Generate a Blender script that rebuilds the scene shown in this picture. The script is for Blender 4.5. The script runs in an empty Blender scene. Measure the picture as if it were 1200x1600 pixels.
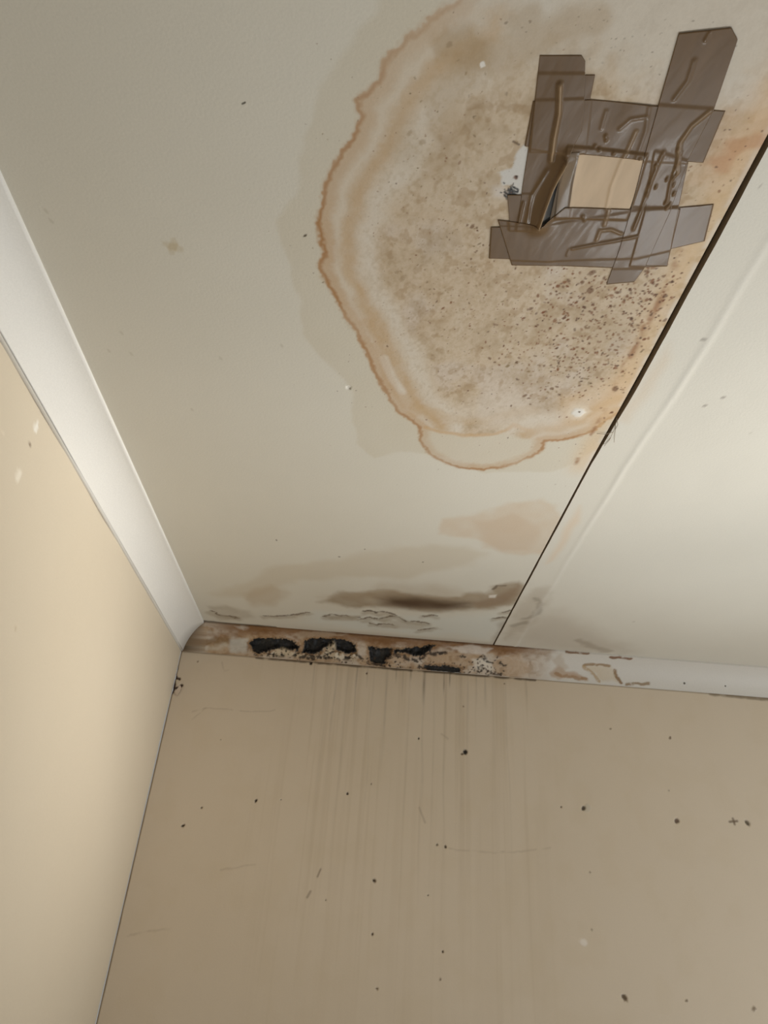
import bpy, math, random
import numpy as np
from mathutils import Matrix, Vector

random.seed(7)
rng = np.random.default_rng(7)
C = bpy.context.scene.collection
scn = bpy.context.scene

# ------------------------------------------------------------------ units
# All room measurements are in "cells" of 62.5 mm; the room corner (left wall,
# back wall, ceiling) is the origin, x runs right along the back wall, y runs
# towards it, z is up with the ceiling at 0. W() turns cells into metres.
U = 0.0625
CEIL = 2.4
CAM = np.array([8.48994899, -30.86550033, -11.56778736])
F = 1066.774
w_ = np.array([-0.01901811, 0.00713529, 0.00987364])
R = np.array([[0.99656419, -0.05216121, 0.06433529],
              [-0.08209402, -0.51918206, 0.8507118],
              [-0.01097243, -0.85307045, -0.52168037]])


def W(p):
    p = np.asarray(p, float)
    return p * U + np.array([0, 0, CEIL])


# ------------------------------------------------------------------ camera
cam = bpy.data.cameras.new('camera')
cam_o = bpy.data.objects.new('camera', cam)
C.objects.link(cam_o)
cam.sensor_fit = 'VERTICAL'
cam.sensor_height = 32.0
cam.lens = 32.0 * F / 1600.0
cam.clip_start = 0.02
m4 = Matrix([list(R.T[i]) + [0] for i in range(3)] + [[0, 0, 0, 1]])
m4.translation = Vector(W(CAM))
cam_o.matrix_world = m4
scn.camera = cam_o

# ------------------------------------------------------------------ light
scn.view_settings.view_transform = 'Standard'
scn.view_settings.look = 'None'
scn.view_settings.gamma = 1.0
scn.view_settings.use_curve_mapping = False
scn.view_settings.exposure = 0.0

world = bpy.data.worlds.new('world')
scn.world = world
world.use_nodes = True
world.node_tree.nodes['Background'].inputs[0].default_value = (1.0, 0.975, 0.92, 1)
world.node_tree.nodes['Background'].inputs[1].default_value = 0.285


def area(name, loc, target, sx, sy, power, color, spread=180):
    l = bpy.data.lights.new(name, 'AREA')
    l.shape = 'RECTANGLE'
    l.size = sx
    l.size_y = sy
    l.energy = power
    l.color = color
    l.spread = math.radians(spread)
    o = bpy.data.objects.new(name, l)
    C.objects.link(o)
    loc = Vector(loc)
    d = Vector(target) - loc
    o.location = loc
    o.rotation_euler = d.to_track_quat('-Z', 'Y').to_euler()
    return o


# daylight from a window in the right-hand wall, outside the view
area('window_daylight', (2.75, -1.10, 1.0), (1.3, -1.0, 2.2), 0.9, 1.1, 15.5, (0.94, 0.975, 1.0))
# unseen upward fill added below the view to brighten the ceiling on the right
area('added_ceiling_fill', (1.48, -0.25, 0.50), (1.32, -1.42, 2.4), 0.6, 0.35, 3.7, (0.93, 0.975, 1.0), 70)
# narrow beam lamp added out of view to draw a soft band on the left wall
beam = area('added_wall_beam', (2.45, -0.95, 1.90), (0.0, -0.76, 2.24), 0.10, 1.4, 1.75, (1.0, 0.96, 0.90), 29)
beam.rotation_euler.rotate_axis('Z', math.radians(46))


# ------------------------------------------------------------------ helpers
def lin(c):
    c = np.asarray(c, float) / 255.0
    return np.where(c <= 0.04045, c / 12.92, ((c + 0.055) / 1.055) ** 2.4)


def ray(px, py):
    return R.T @ np.array([px - 600.0, 800.0 - py, -F])


def on_ceiling(pts):
    out = []
    for x, y in pts:
        d = ray(x, y)
        t = -CAM[2] / d[2]
        out.append((CAM + t * d)[:2])
    return np.array(out)


def on_back(pts):
    out = []
    for x, y in pts:
        d = ray(x, y)
        t = -CAM[1] / d[1]
        q = CAM + t * d
        out.append((q[0], q[2]))
    return np.array(out)


def on_left(pts):
    out = []
    for x, y in pts:
        d = ray(x, y)
        t = -CAM[0] / d[0]
        q = CAM + t * d
        out.append((q[1], q[2]))
    return np.array(out)


def hash2(ix, iy, s):
    h = (ix.astype(np.int64) * 374761393 + iy.astype(np.int64) * 668265263 + s * 1442695041) & 0xFFFFFFFF
    h = ((h ^ (h >> 13)) * 1274126177) & 0xFFFFFFFF
    h = h ^ (h >> 16)
    return (h & 0xFFFFFF) / float(0xFFFFFF)


def vnoise(x, y, s=0):
    ix = np.floor(x)
    iy = np.floor(y)
    fx = x - ix
    fy = y - iy
    fx = fx * fx * (3 - 2 * fx)
    fy = fy * fy * (3 - 2 * fy)
    a = hash2(ix, iy, s)
    b = hash2(ix + 1, iy, s)
    c = hash2(ix, iy + 1, s)
    d = hash2(ix + 1, iy + 1, s)
    return (a * (1 - fx) + b * fx) * (1 - fy) + (c * (1 - fx) + d * fx) * fy


def fbm(x, y, s=0, o=4):
    v = 0
    a = 0.5
    t = 0
    for k in range(o):
        v = v + a * vnoise(x * 2 ** k + 17.3 * k, y * 2 ** k - 9.1 * k, s + k)
        t += a
        a *= 0.5
    return v / t


def sm(a, b, x):
    t = np.clip((x - a) / (b - a), 0, 1)
    return t * t * (3 - 2 * t)


def line_d(X, Y, pts, closed=False):
    pts = np.asarray(pts, float)
    if closed:
        pts = np.vstack([pts, pts[:1]])
    best = np.full(X.shape, 1e9)
    for (ax, ay), (bx, by) in zip(pts[:-1], pts[1:]):
        dx, dy = bx - ax, by - ay
        L = dx * dx + dy * dy + 1e-12
        t = np.clip(((X - ax) * dx + (Y - ay) * dy) / L, 0, 1)
        e = (X - ax - t * dx) ** 2 + (Y - ay - t * dy) ** 2
        np.minimum(best, e, out=best)
    return np.sqrt(best)


def inside(X, Y, pts):
    pts = np.asarray(pts, float)
    r = np.zeros(X.shape, bool)
    n = len(pts)
    for i in range(n):
        x1, y1 = pts[i]
        x2, y2 = pts[(i + 1) % n]
        if y1 == y2:
            continue
        c = ((y1 > Y) != (y2 > Y)) & (X < (x2 - x1) * (Y - y1) / (y2 - y1) + x1)
        r ^= c
    return r


def sdf(X, Y, pts):
    d = line_d(X, Y, pts, True)
    return np.where(inside(X, Y, pts), -d, d)


def axis(knots, dens, extra_lo=(), extra_hi=()):
    """graded axis: knots with the wanted samples per cell at each"""
    k = np.array(knots, float)
    t = np.linspace(k[0], k[-1], 4001)
    d = np.interp(t, k, dens)
    cum = np.concatenate([[0], np.cumsum((d[1:] + d[:-1]) / 2 * np.diff(t))])
    n = int(cum[-1])
    a = np.interp(np.linspace(0, cum[-1], n + 1), cum, t)
    return np.concatenate([list(extra_lo), a, list(extra_hi)])


class Sheet:
    """a painted surface on a rectangular grid (a, b) in cells"""

    def __init__(s, A, B, base):
        s.A, s.B = A, B
        s.X, s.Y = np.meshgrid(A, B)
        s.col = np.zeros(s.X.shape + (3,)) + lin(base)
        s.h = np.zeros(s.X.shape)
        s.wx = s.wy = 0

    def win(s, lo, hi, pad):
        i0, i1 = np.searchsorted(s.A, [lo[0] - pad, hi[0] + pad])
        j0, j1 = np.searchsorted(s.B, [lo[1] - pad, hi[1] + pad])
        return slice(j0, j1), slice(i0, i1)

    def blend(s, m, c, sl=None):
        c = lin(c)
        if sl is None:
            s.col += (c - s.col) * m[..., None]
        else:
            s.col[sl] += (c - s.col[sl]) * m[..., None]

    def mul(s, m, c, sl=None):
        """multiply by tint c (linear factors) where m"""
        f = 1 + (np.asarray(c, float) - 1) * m[..., None]
        if sl is None:
            s.col *= f
        else:
            s.col[sl] *= f

    def local(s, pts, pad):
        pts = np.asarray(pts, float)
        return s.win(pts.min(0), pts.max(0), pad)

    def blob(s, pts, c, amt, soft, warp=0.0, wf=1.0, seed=1, mottled=0.0, mf=2.0):
        pad = soft + warp + 0.3
        sl = s.local(pts, pad)
        X, Y = s.X[sl], s.Y[sl]
        if X.size == 0:
            return
        Xw = X + warp * (fbm(X * wf, Y * wf, seed) - .5) * 2
        Yw = Y + warp * (fbm(X * wf, Y * wf, seed + 50) - .5) * 2
        d = sdf(Xw, Yw, pts)
        m = 1 - sm(-soft, soft, d)
        if mottled:
            m = m * (1 - mottled * fbm(X * mf, Y * mf, seed + 90))
        s.blend(m * amt, c, sl)

    def line(s, pts, c, amt, w, soft=0.03, warp=0.0, wf=2.0, seed=1, broken=0.0, bf=3.0, h=0.0):
        pad = w + soft + warp + 0.2
        sl = s.local(pts, pad)
        X, Y = s.X[sl], s.Y[sl]
        if X.size == 0:
            return
        Xw = X + warp * (fbm(X * wf, Y * wf, seed) - .5) * 2
        Yw = Y + warp * (fbm(X * wf, Y * wf, seed + 50) - .5) * 2
        d = line_d(Xw, Yw, pts)
        m = 1 - sm(w, w + soft, d)
        if broken:
            m = m * sm(broken - .15, broken + .15, fbm(X * bf, Y * bf, seed + 9))
        s.blend(m * amt, c, sl)
        if h:
            s.h[sl] += m * h

    def dot(s, p, r, c, amt=1.0, ang=0.0, asp=1.0, seed=0, h=0.0):
        sl = s.win(p, p, r * 2.2)
        X, Y = s.X[sl] - p[0], s.Y[sl] - p[1]
        if X.size == 0:
            return
        ca, sa = math.cos(ang), math.sin(ang)
        x = (X * ca + Y * sa) / asp
        y = (-X * sa + Y * ca)
        d = np.sqrt(x * x + y * y) / r
        d = d * (0.75 + 0.5 * vnoise(X * 1.6 / r + p[0] * 31, Y * 1.6 / r + p[1] * 17, seed))
        m = 1 - sm(0.55, 1.15, d)
        s.blend(m * amt, c, sl)
        if h:
            s.h[sl] += h * m


def link(name, me, mat, parent=None):
    if mat:
        me.materials.append(mat)
    o = bpy.data.objects.new(name, me)
    C.objects.link(o)
    if parent:
        o.parent = parent
        o.matrix_parent_inverse = Matrix()
    return o


def grid_mesh(name, P, col=None, mask=None, smooth=True, flip=False):
    """P (rows, cols, 3) metres"""
    nr, nc = P.shape[:2]
    me = bpy.data.meshes.new(name)
    idx = np.arange(nr * nc).reshape(nr, nc)
    q = np.stack([idx[:-1, :-1], idx[:-1, 1:], idx[1:, 1:], idx[1:, :-1]], -1)
    if mask is not None:
        q = q[mask]
    q = q.reshape(-1, 4)
    if flip:
        q = q[:, ::-1]
    me.vertices.add(nr * nc)
    me.vertices.foreach_set('co', P.reshape(-1).astype(np.float32))
    n = len(q)
    me.loops.add(n * 4)
    me.loops.foreach_set('vertex_index', np.ascontiguousarray(q).reshape(-1).astype(np.int32))
    me.polygons.add(n)
    me.polygons.foreach_set('loop_start', (np.arange(n) * 4).astype(np.int32))
    me.polygons.foreach_set('use_smooth', np.full(n, smooth))
    me.update(calc_edges=True)
    if col is not None:
        at = me.color_attributes.new('paint', 'FLOAT_COLOR', 'POINT')
        c4 = np.ones((nr * nc, 4), np.float32)
        c4[:, :3] = np.clip(col.reshape(-1, 3), 0, 1)
        at.data.foreach_set('color', c4.reshape(-1))
    me.validate()
    return me


def mesh_from(name, verts, faces, smooth=False):
    me = bpy.data.meshes.new(name)
    me.from_pydata([tuple(v) for v in verts], [], faces)
    me.update()
    for p in me.polygons:
        p.use_smooth = smooth
    return me


def material(name, color=(200, 200, 200), rough=0.6, paint=False, grain=0.04, grain_scale=400,
             bump=0.0, bump_scale=200, spec=0.3, coat=0.0, weave=False):
    m = bpy.data.materials.new(name)
    m.use_nodes = True
    nt = m.node_tree
    b = nt.nodes['Principled BSDF']
    b.inputs['Roughness'].default_value = rough
    b.inputs['Specular IOR Level'].default_value = spec
    tc = nt.nodes.new('ShaderNodeTexCoord')
    no = nt.nodes.new('ShaderNodeTexNoise')
    no.inputs['Scale'].default_value = grain_scale
    no.inputs['Detail'].default_value = 3
    nt.links.new(tc.outputs['Object'], no.inputs['Vector'])
    mr = nt.nodes.new('ShaderNodeMapRange')
    mr.inputs['From Min'].default_value = 0.25
    mr.inputs['From Max'].default_value = 0.75
    mr.inputs['To Min'].default_value = 1 - grain
    mr.inputs['To Max'].default_value = 1 + grain
    nt.links.new(no.outputs['Fac'], mr.inputs['Value'])
    vm = nt.nodes.new('ShaderNodeVectorMath')
    vm.operation = 'SCALE'
    if paint:
        a = nt.nodes.new('ShaderNodeVertexColor')
        a.layer_name = 'paint'
        nt.links.new(a.outputs['Color'], vm.inputs[0])
    else:
        rgb = nt.nodes.new('ShaderNodeRGB')
        rgb.outputs[0].default_value = (*lin(color), 1)
        nt.links.new(rgb.outputs[0], vm.inputs[0])
    nt.links.new(mr.outputs[0], vm.inputs['Scale'])
    nt.links.new(vm.outputs[0], b.inputs['Base Color'])
    if bump:
        n2 = nt.nodes.new('ShaderNodeTexNoise')
        n2.inputs['Scale'].default_value = bump_scale
        n2.inputs['Detail'].default_value = 4
        nt.links.new(tc.outputs['Object'], n2.inputs['Vector'])
        bp = nt.nodes.new('ShaderNodeBump')
        bp.inputs['Strength'].default_value = bump
        bp.inputs['Distance'].default_value = 0.0008
        nt.links.new(n2.outputs['Fac'], bp.inputs['Height'])
        nt.links.new(bp.outputs[0], b.inputs['Normal'])
    return m


M_ceil = material('ceiling_paint', paint=True, rough=0.6, bump=0.25, bump_scale=260, grain=0.025)
M_wall = material('wall_paint', paint=True, rough=0.5, bump=0.2, bump_scale=220, grain=0.02)
M_cove = material('cornice_paint', paint=True, rough=0.5, bump=0.3, bump_scale=180, grain=0.03)
M_void = material('void', (40, 34, 28), rough=0.95)


def setting(o, label, cat):
    o['kind'] = 'structure'
    o['label'] = label
    o['category'] = cat


def tag(o, label, cat, group=None):
    o['label'] = label
    o['category'] = cat
    if group:
        o['group'] = group


AP, BL, SX = 1.0307, 1.1354, 14.387
CEILING_PAINT = (216, 211, 198)
WALL_PAINT = (217, 202, 181)
LEFT_PAINT = (217, 205, 184)
COVE_PAINT = (232, 230, 224)

# ================================================================== CEILING
# ---- left board: the stained one
ax = axis([0, 4, 14.35], [60, 66, 66])
ay = axis([-28.4, -26, -20, -14, -8, -4, 0], [90, 90, 42, 25, 16, 13, 13], extra_lo=(-54.4, -40.0))
S = Sheet(ax, ay, CEILING_PAINT)
X, Y = S.X, S.Y
# broad unevenness of the old paint
n1 = fbm(X * .35, Y * .35, 11)
S.mul(n1, (0.95, 0.945, 0.93))

# outer damp halo
halo = on_ceiling([(640, -60), (590, 10), (560, 40), (520, 110), (500, 140), (478, 200), (462, 250), (455, 300),
                   (438, 345), (450, 400), (466, 450), (480, 520), (505, 560), (535, 595), (550, 640), (556, 690),
                   (585, 715), (640, 705), (700, 715), (760, 740), (870, 735), (940, 700), (1010, 600), (1250, 200), (1250, -80)])
d = sdf(X + .5 * (fbm(X * .9, Y * .9, 3) - .5), Y + .5 * (fbm(X * .9, Y * .9, 4) - .5), halo)
S.mul((1 - sm(-.07, .07, d)) * (.75 + .5 * fbm(X, Y, 8)), (0.94, 0.915, 0.87))

# the big ring stain
rim_px = [(745, -60), (715, 0), (690, 12), (655, 40), (635, 52), (612, 80), (600, 95), (588, 122), (572, 140), (553, 155),
          (556, 172), (562, 180), (552, 205), (540, 225), (525, 250), (512, 270), (503, 290), (500, 320), (494, 342),
          (498, 370), (502, 400), (498, 417), (508, 440), (525, 470), (537, 495), (555, 520), (570, 550), (585, 585),
          (600, 612), (620, 645), (645, 662), (652, 668), (655, 690), (670, 710), (690, 722), (720, 732), (755, 735),
          (790, 730), (825, 718), (845, 708), (853, 690), (880, 688), (910, 680), (930, 672), (948, 655), (968, 645)]
rim = on_ceiling(rim_px)
ring = np.vstack([rim, [(SX + .05, rim[-1][1]), (SX + 1.5, -20), (SX + 1.5, -34), (rim[0][0], -34)]])
jx = .11 * (fbm(X * 3.5, Y * 3.5, 21) - .5) + .06 * (vnoise(X * 14, Y * 14, 31) - .5)
jy = .11 * (fbm(X * 3.5, Y * 3.5, 22) - .5) + .06 * (vnoise(X * 14, Y * 14, 32) - .5)
Xr, Yr = X + jx, Y + jy
ins = inside(Xr, Yr, ring)
dl = line_d(Xr, Yr, rim)
D = np.where(ins, dl, -dl)          # positive inwards
top = sm(-25.2, -27.0, Y)           # ring loses definition far from the corner
lob = on_ceiling([(655, 668), (675, 671), (740, 682), (780, 676), (850, 690), (840, 720), (760, 745), (660, 720), (645, 665)])
lobe = 1 - sm(-.1, .1, sdf(Xr, Yr, lob))
n = fbm(X * 1.1, Y * 1.1, 41)
n2 = fbm(X * 3.2, Y * 3.2, 42)
n3 = fbm(X * 9, Y * 9, 43, 3)
INS = ins.astype(float)
# overall light brown inside
S.blend(INS * (.55 + .3 * n) * (1 - .75 * lobe), (204, 186, 163))
# concentric tide marks
tide = lambda c, w: np.exp(-((D + .28 * (n - .5) - c) / w) ** 2) * INS
S.blend(tide(.60, .17) * (.35 + .75 * n2) * (1 - lobe) * (1 - .3 * top) * .9, (190, 160, 121))
S.blend(tide(1.02, .18) * .72 * (1 - lobe) * (.5 + .7 * n2), (213, 204, 190))
S.blend(tide(.34, .07) * .5 * (1 - lobe), (212, 201, 184))
# inner body: mottled tan
body = sm(1.15, 1.5, D + .5 * (n - .5)) * INS * (1 - lobe)
S.blend(body * .44 * (.35 + .9 * n2), (192, 169, 138))
S.mul(body * sm(.45, .75, n3), (.95, .93, .90))
pale = sm(.52, .70, fbm(X * .8, Y * .8, 61)) * body
S.blend(pale * .6, (205, 193, 180))
S.mul(INS * (1 - lobe) * sm(.4, .8, fbm(X * 15, Y * 12, 67, 3)) * sm(.3, 1.2, D), (.90, .87, .82))
S.blend(body * sm(.60, .72, fbm(X * 5.5, Y * 4.5, 68, 3)) * .4, (160, 132, 96))
ol = sm(.50, .72, fbm(X * 2.2, Y * 2.2, 62)) * body * (.4 + .6 * n3 * 1.5)
S.blend(np.clip(ol, 0, 1) * .38, (160, 136, 102))
# fine fibrous mottling slanting along the board
fl = fbm(X * 7 + Y * 3.2, Y * 3.0 - X * 1.2, 63, 3)
S.mul(body * sm(.5, .8, fl), (.935, .915, .885))
# the lighter, greyer top right of the stain
topz = on_ceiling([(715, 20), (790, 60), (850, 70), (930, 100), (1020, 130), (1120, 150), (1200, 120), (1300, -100), (720, -100)])
tz = 1 - sm(-.45, .45, sdf(X + .9 * (n - .5), Y + .9 * (n2 - .5), topz))
S.blend(tz * .75, (206, 199, 186))
for pl, a, wd in (([(690, 65), (715, 80), (735, 92)], .5, .16), ([(755, 96), (790, 88), (830, 70), (880, 40), (920, 20)], .4, .13),
                  ([(720, 130), (700, 160), (690, 200)], .3, .2), ([(800, 35), (815, 30)], .4, .08)):
    S.line(on_ceiling(pl), (168, 142, 105), a, wd, .22, warp=.25, wf=1.6, seed=71)
# dark rim of the stain, thin outside edge and softer inner side
amp = (.45 + .9 * fbm(X * .8, Y * .8, 77)) * (1 - .45 * sm(-23.6, -25.2, Y))
edge = (1 - sm(.0, .09, np.abs(D - .05))) * 1.0
edge2 = (1 - sm(.04, .26, np.abs(D - .14)))
S.blend(np.clip(edge2 * .42 * amp, 0, 1) * (D > -.05), (182, 142, 94))
S.blend(np.clip(edge * .85 * amp * (1 - .55 * top), 0, 1), (166, 122, 76))
botm = sm(-13.5, -11, Y)
S.blend(edge * botm * .5, (212, 192, 165))
# inner tide line above the small lobe
S.line(on_ceiling([(668, 668), (700, 676), (740, 681), (775, 676), (800, 665), (830, 672)]), (196, 160, 115), .6, .02, .10, warp=.12, seed=5)
S.line(on_ceiling([(600, 560), (612, 590), (628, 612)]), (222, 216, 205), .6, .05, .12, seed=6)
S.line(on_ceiling([(575, 500), (600, 560), (620, 610), (650, 650)]), (186, 150, 105), .35, .04, .18, warp=.15, seed=6)
S.line(on_ceiling([(660, 640), (720, 660), (780, 655), (830, 640)]), (190, 160, 118), .3, .06, .2, warp=.2, seed=16)
# seam side: orange band and broken brown line running along the joint
dj = SX - X
near = sm(-27.2, -25, Y) * (1 - sm(-15.4, -14.6, Y))
S.blend(np.exp(-((dj - .25) / .35) ** 2) * .55 * near * (.4 + .9 * n), (214, 182, 138))
S.blend(np.exp(-((dj - .42 - .25 * (n - .5)) / .07) ** 2) * sm(.35, .65, fbm(X * 5, Y * 5, 66)) * .8 * sm(-24.5, -21, Y) * (1 - sm(-15.6, -15, Y)), (150, 104, 66))
S.blend(np.exp(-((dj - .07) / .05) ** 2) * .5 * near * sm(.35, .6, n2), (216, 208, 196))
S.blob(on_ceiling([(1150, 165), (1200, 120), (1230, 150), (1190, 215), (1150, 270), (1120, 300), (1105, 270)]), (205, 163, 122), .5, .35, warp=.5, wf=1.2, seed=81, mottled=.6)
S.line(on_ceiling([(1125, 245), (1150, 225), (1180, 220)]), (180, 128, 84), .5, .06, .2, warp=.3, seed=8)
S.blob(on_ceiling([(880, 620), (930, 600), (985, 560), (1000, 600), (965, 650), (900, 668), (860, 670)]), (214, 182, 142), .55, .3, warp=.3, seed=82, mottled=.4)
# cream clean patch low in the stain
S.blob(on_ceiling([(700, 640), (780, 620), (850, 640), (880, 665), (840, 680), (740, 670)]), (214, 203, 187), .45, .35, warp=.4, seed=83)

# ---- peeled white patch with black mould scribbles beside the tape
S.blob(on_ceiling([(822, 226), (806, 244), (796, 262), (778, 268), (784, 284), (800, 292), (792, 306), (812, 322), (830, 318), (834, 240)]),
       (208, 205, 199), .95, .03, warp=.10, wf=4, seed=91)
S.blob(on_ceiling([(770, 292), (784, 288), (792, 300), (782, 310), (768, 306)]), (214, 208, 202), .6, .1, warp=.1, seed=92)
for k in range(46):
    q = on_ceiling([(random.gauss(799, 6), random.gauss(301, 6))])[0]
    a = on_ceiling([(799, 301), (807, 309)])
    ang = math.atan2(a[1][1] - a[0][1], a[1][0] - a[0][0]) + random.gauss(0, .35)
    S.dot(q, random.uniform(.012, .024), (42, 42, 44), random.uniform(.6, 1), ang, random.uniform(1.5, 4), k)
S.dot(on_ceiling([(806, 277)])[0], .045, (110, 74, 52), .9)
S.dot(on_ceiling([(807, 276)])[0], .025, (60, 44, 36), .9)
S.dot(on_ceiling([(797, 305)])[0], .10, (90, 88, 88), .45)
S.line(on_ceiling([(802, 221), (811, 226)]), (100, 80, 60), .8, .006, .025)
# shade in the open pocket under the lifted tape, painted dark on the board
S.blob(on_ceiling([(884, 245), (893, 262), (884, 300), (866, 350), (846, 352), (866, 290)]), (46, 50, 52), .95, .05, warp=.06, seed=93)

# ---- mould specks
def specks(n, cx, cy, sx, sy, r0, r1, cols, amt=(.5, 1), asp=(1, 1.8), poly=None):
    for k in range(n):
        x, y = random.gauss(cx, sx), random.gauss(cy, sy)
        q = on_ceiling([(x, y)])[0]
        if q[0] > SX - .15 or q[1] < -28:
            continue
        S.dot(q, .62 * random.uniform(r0, r1) * (1.5 if random.random() < .12 else 1), random.choice(cols), random.uniform(*amt),
              random.uniform(0, 3.14), random.uniform(*asp), k)


BR = [(118, 72, 40), (98, 60, 34), (130, 84, 48), (88, 58, 38), (122, 74, 44)]
OL = [(132, 112, 76), (120, 100, 68), (142, 118, 84)]
specks(420, 960, 500, 75, 55, .020, .052, BR)
specks(220, 880, 520, 60, 60, .018, .045, BR)
specks(170, 1010, 440, 45, 32, .022, .055, BR)
specks(150, 900, 580, 70, 25, .018, .045, BR + OL)
specks(320, 760, 500, 90, 90, .012, .030, OL + BR, (.35, .85), (1, 2.4))
specks(130, 700, 280, 70, 100, .010, .026, OL + BR, (.3, .8), (1, 2.4))
specks(50, 1100, 240, 40, 60, .014, .032, BR, (.4, .8))
specks(60, 960, 60, 120, 35, .010, .024, [(120, 110, 96), (110, 96, 78)], (.25, .6))
specks(700, 850, 450, 170, 160, .008, .018, OL + BR, (.3, .7))
for (x, y, r) in [(738, 354, .06), (730, 352, .035), (745, 356, .035), (772, 408, .03), (745, 392, .03), (736, 405, .025), (690, 459, .03),
                  (700, 457, .025), (694, 494, .025), (765, 560, .05), (773, 566, .045), (780, 560, .035), (676, 555, .05), (862, 606, .07),
                  (870, 603, .05), (820, 618, .06), (826, 622, .05), (961, 604, .10), (850, 571, .045), (905, 600, .05), (925, 425, .08),
                  (922, 452, .10), (910, 440, .06), (963, 454, .05), (1010, 420, .06), (1036, 427, .05), (942, 592, .04), (1038, 495, .06),
                  (880, 448, .05), (888, 438, .05), (835, 470, .04), (870, 460, .04), (630, 434, .09), (620, 425, .06), (640, 208, .05),
                  (660, 222, .07), (702, 70, .06)]:
    S.dot(on_ceiling([(x, y)])[0], r * .75, (112, 80, 54) if x > 720 else (140, 116, 82), .75 if x > 720 else .4, random.uniform(0, 3), random.uniform(1, 1.8))
for (x, y, sx_, sy_, a) in [(620, 430, 20, 14, .35), (800, 582, 40, 12, .22), (950, 520, 50, 30, .3), (680, 390, 30, 30, .2), (640, 220, 22, 30, .25)]:
    q = on_ceiling([(x - sx_, y), (x, y - sy_), (x + sx_, y), (x, y + sy_)])
    S.blob(q, (160, 138, 104), a, .3, warp=.3, seed=int(x))
# plaster nail pop with pale ring
q = on_ceiling([(903, 643)])[0]
S.dot(q, .30, (222, 208, 186), .8)
S.dot(q, .17, (232, 228, 220), .9, h=-.01)
S.dot(q + [.02, -.05], .035, (96, 72, 48), 1)
S.dot(on_ceiling([(754, 101)])[0], .05, (232, 228, 220), .9)

# ---- tan damp patch nearer the back wall
S.blob(on_ceiling([(688, 832), (700, 808), (760, 800), (800, 786), (850, 778), (872, 786), (880, 812), (862, 838), (872, 862), (818, 868),
                   (780, 862), (745, 842)]), (203, 180, 152), .62, .16, warp=.35, wf=1.0, seed=101, mottled=.5)
S.blob(on_ceiling([(735, 815), (800, 806), (850, 822), (820, 862), (760, 856)]), (196, 168, 138), .35, .22, warp=.35, seed=102)
S.blob(on_ceiling([(530, 868), (640, 850), (720, 846), (760, 860), (740, 880), (600, 905), (470, 910), (400, 935), (330, 930), (420, 890)]),
       (196, 182, 158), .42, .3, warp=.6, wf=.6, seed=103)
S.blob(on_ceiling([(375, 925), (430, 915), (450, 928), (430, 945), (390, 945)]), (186, 166, 138), .5, .3, warp=.4, seed=104)
# long smoky brown smear
sme = on_ceiling([(500, 940), (540, 926), (590, 922), (640, 926), (690, 934), (722, 934), (730, 926), (765, 927), (770, 917), (815, 910),
                  (822, 925), (800, 945), (770, 952), (720, 954), (680, 957), (640, 953), (590, 949), (540, 948)])
S.blob(sme, (146, 124, 94), .85, .26, warp=.3, wf=1.4, seed=105, mottled=.35)
S.blob(on_ceiling([(590, 934), (640, 930), (690, 938), (735, 944), (700, 952), (640, 950), (600, 944)]), (88, 66, 44), .85, .45, warp=.25, seed=106)
S.blob(on_ceiling([(740, 940), (780, 930), (812, 916), (812, 930), (790, 944), (750, 950)]), (140, 114, 88), .6, .25, warp=.2, seed=107)
S.blob(on_ceiling([(764, 930), (776, 929), (774, 934), (764, 934)]), (228, 222, 212), .9, .05)
S.line(on_ceiling([(770, 921), (776, 915), (790, 915)]), (92, 74, 56), .7, .02, .06, warp=.08)
S.blob(on_ceiling([(600, 962), (680, 962), (770, 955), (790, 975), (770, 1000), (690, 994), (560, 984), (480, 975), (500, 955)]), (214, 217, 211), .55, .5, warp=.5, seed=121)
S.blob(on_ceiling([(560, 926), (600, 912), (680, 915), (760, 930), (700, 940), (580, 940), (500, 935)]), (172, 152, 124), .4, .45, warp=.4, seed=122, mottled=.4)
S.blob(on_ceiling([(610, 936), (650, 936), (700, 942), (730, 946), (690, 951), (640, 949), (612, 943)]), (80, 58, 38), .75, .4, warp=.3, seed=123)
# cracked, flaking paint lines under the smear
for k, pl in enumerate([
        [(570, 956), (578, 954), (590, 957), (603, 956), (616, 960)],
        [(565, 968), (580, 965), (596, 967), (608, 962), (622, 964), (636, 971), (652, 971), (668, 974)],
        [(578, 974), (590, 977), (602, 975), (612, 977)], [(664, 963), (675, 961), (683, 963)],
        [(508, 964), (520, 960), (540, 963), (560, 964)], [(415, 963), (440, 962), (465, 960), (480, 957)],
        [(772, 967), (785, 964), (793, 965)], [(786, 957), (796, 955), (806, 957)], [(655, 985), (680, 981)],
        [(330, 955), (345, 962), (370, 965)]]):
    S.line(on_ceiling(pl), (74, 56, 40), .85, .018, .085, warp=.16, wf=4, seed=110 + k, broken=.3, bf=3)
    lo = [(x, y + 2.2) for x, y in pl]
    S.line(on_ceiling(lo), (150, 132, 106), .4, .04, .28, warp=.25, seed=130 + k)
S.blob(on_ceiling([(510, 962), (565, 962), (550, 970), (515, 969)]), (160, 144, 120), .5, .14, warp=.1, seed=108)
S.blob(on_ceiling([(590, 966), (665, 974), (660, 984), (600, 980)]), (172, 158, 136), .4, .2, warp=.2, seed=109)
S.blob(on_ceiling([(324, 948), (350, 945), (385, 955), (400, 966), (345, 968)]), (150, 132, 106), .5, .2, warp=.3, seed=111, mottled=.6)
S.blob(on_ceiling([(780, 975), (800, 960), (812, 940), (830, 950), (790, 1003), (770, 1003)]), (150, 136, 116), .5, .25, warp=.3, seed=112)
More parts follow.
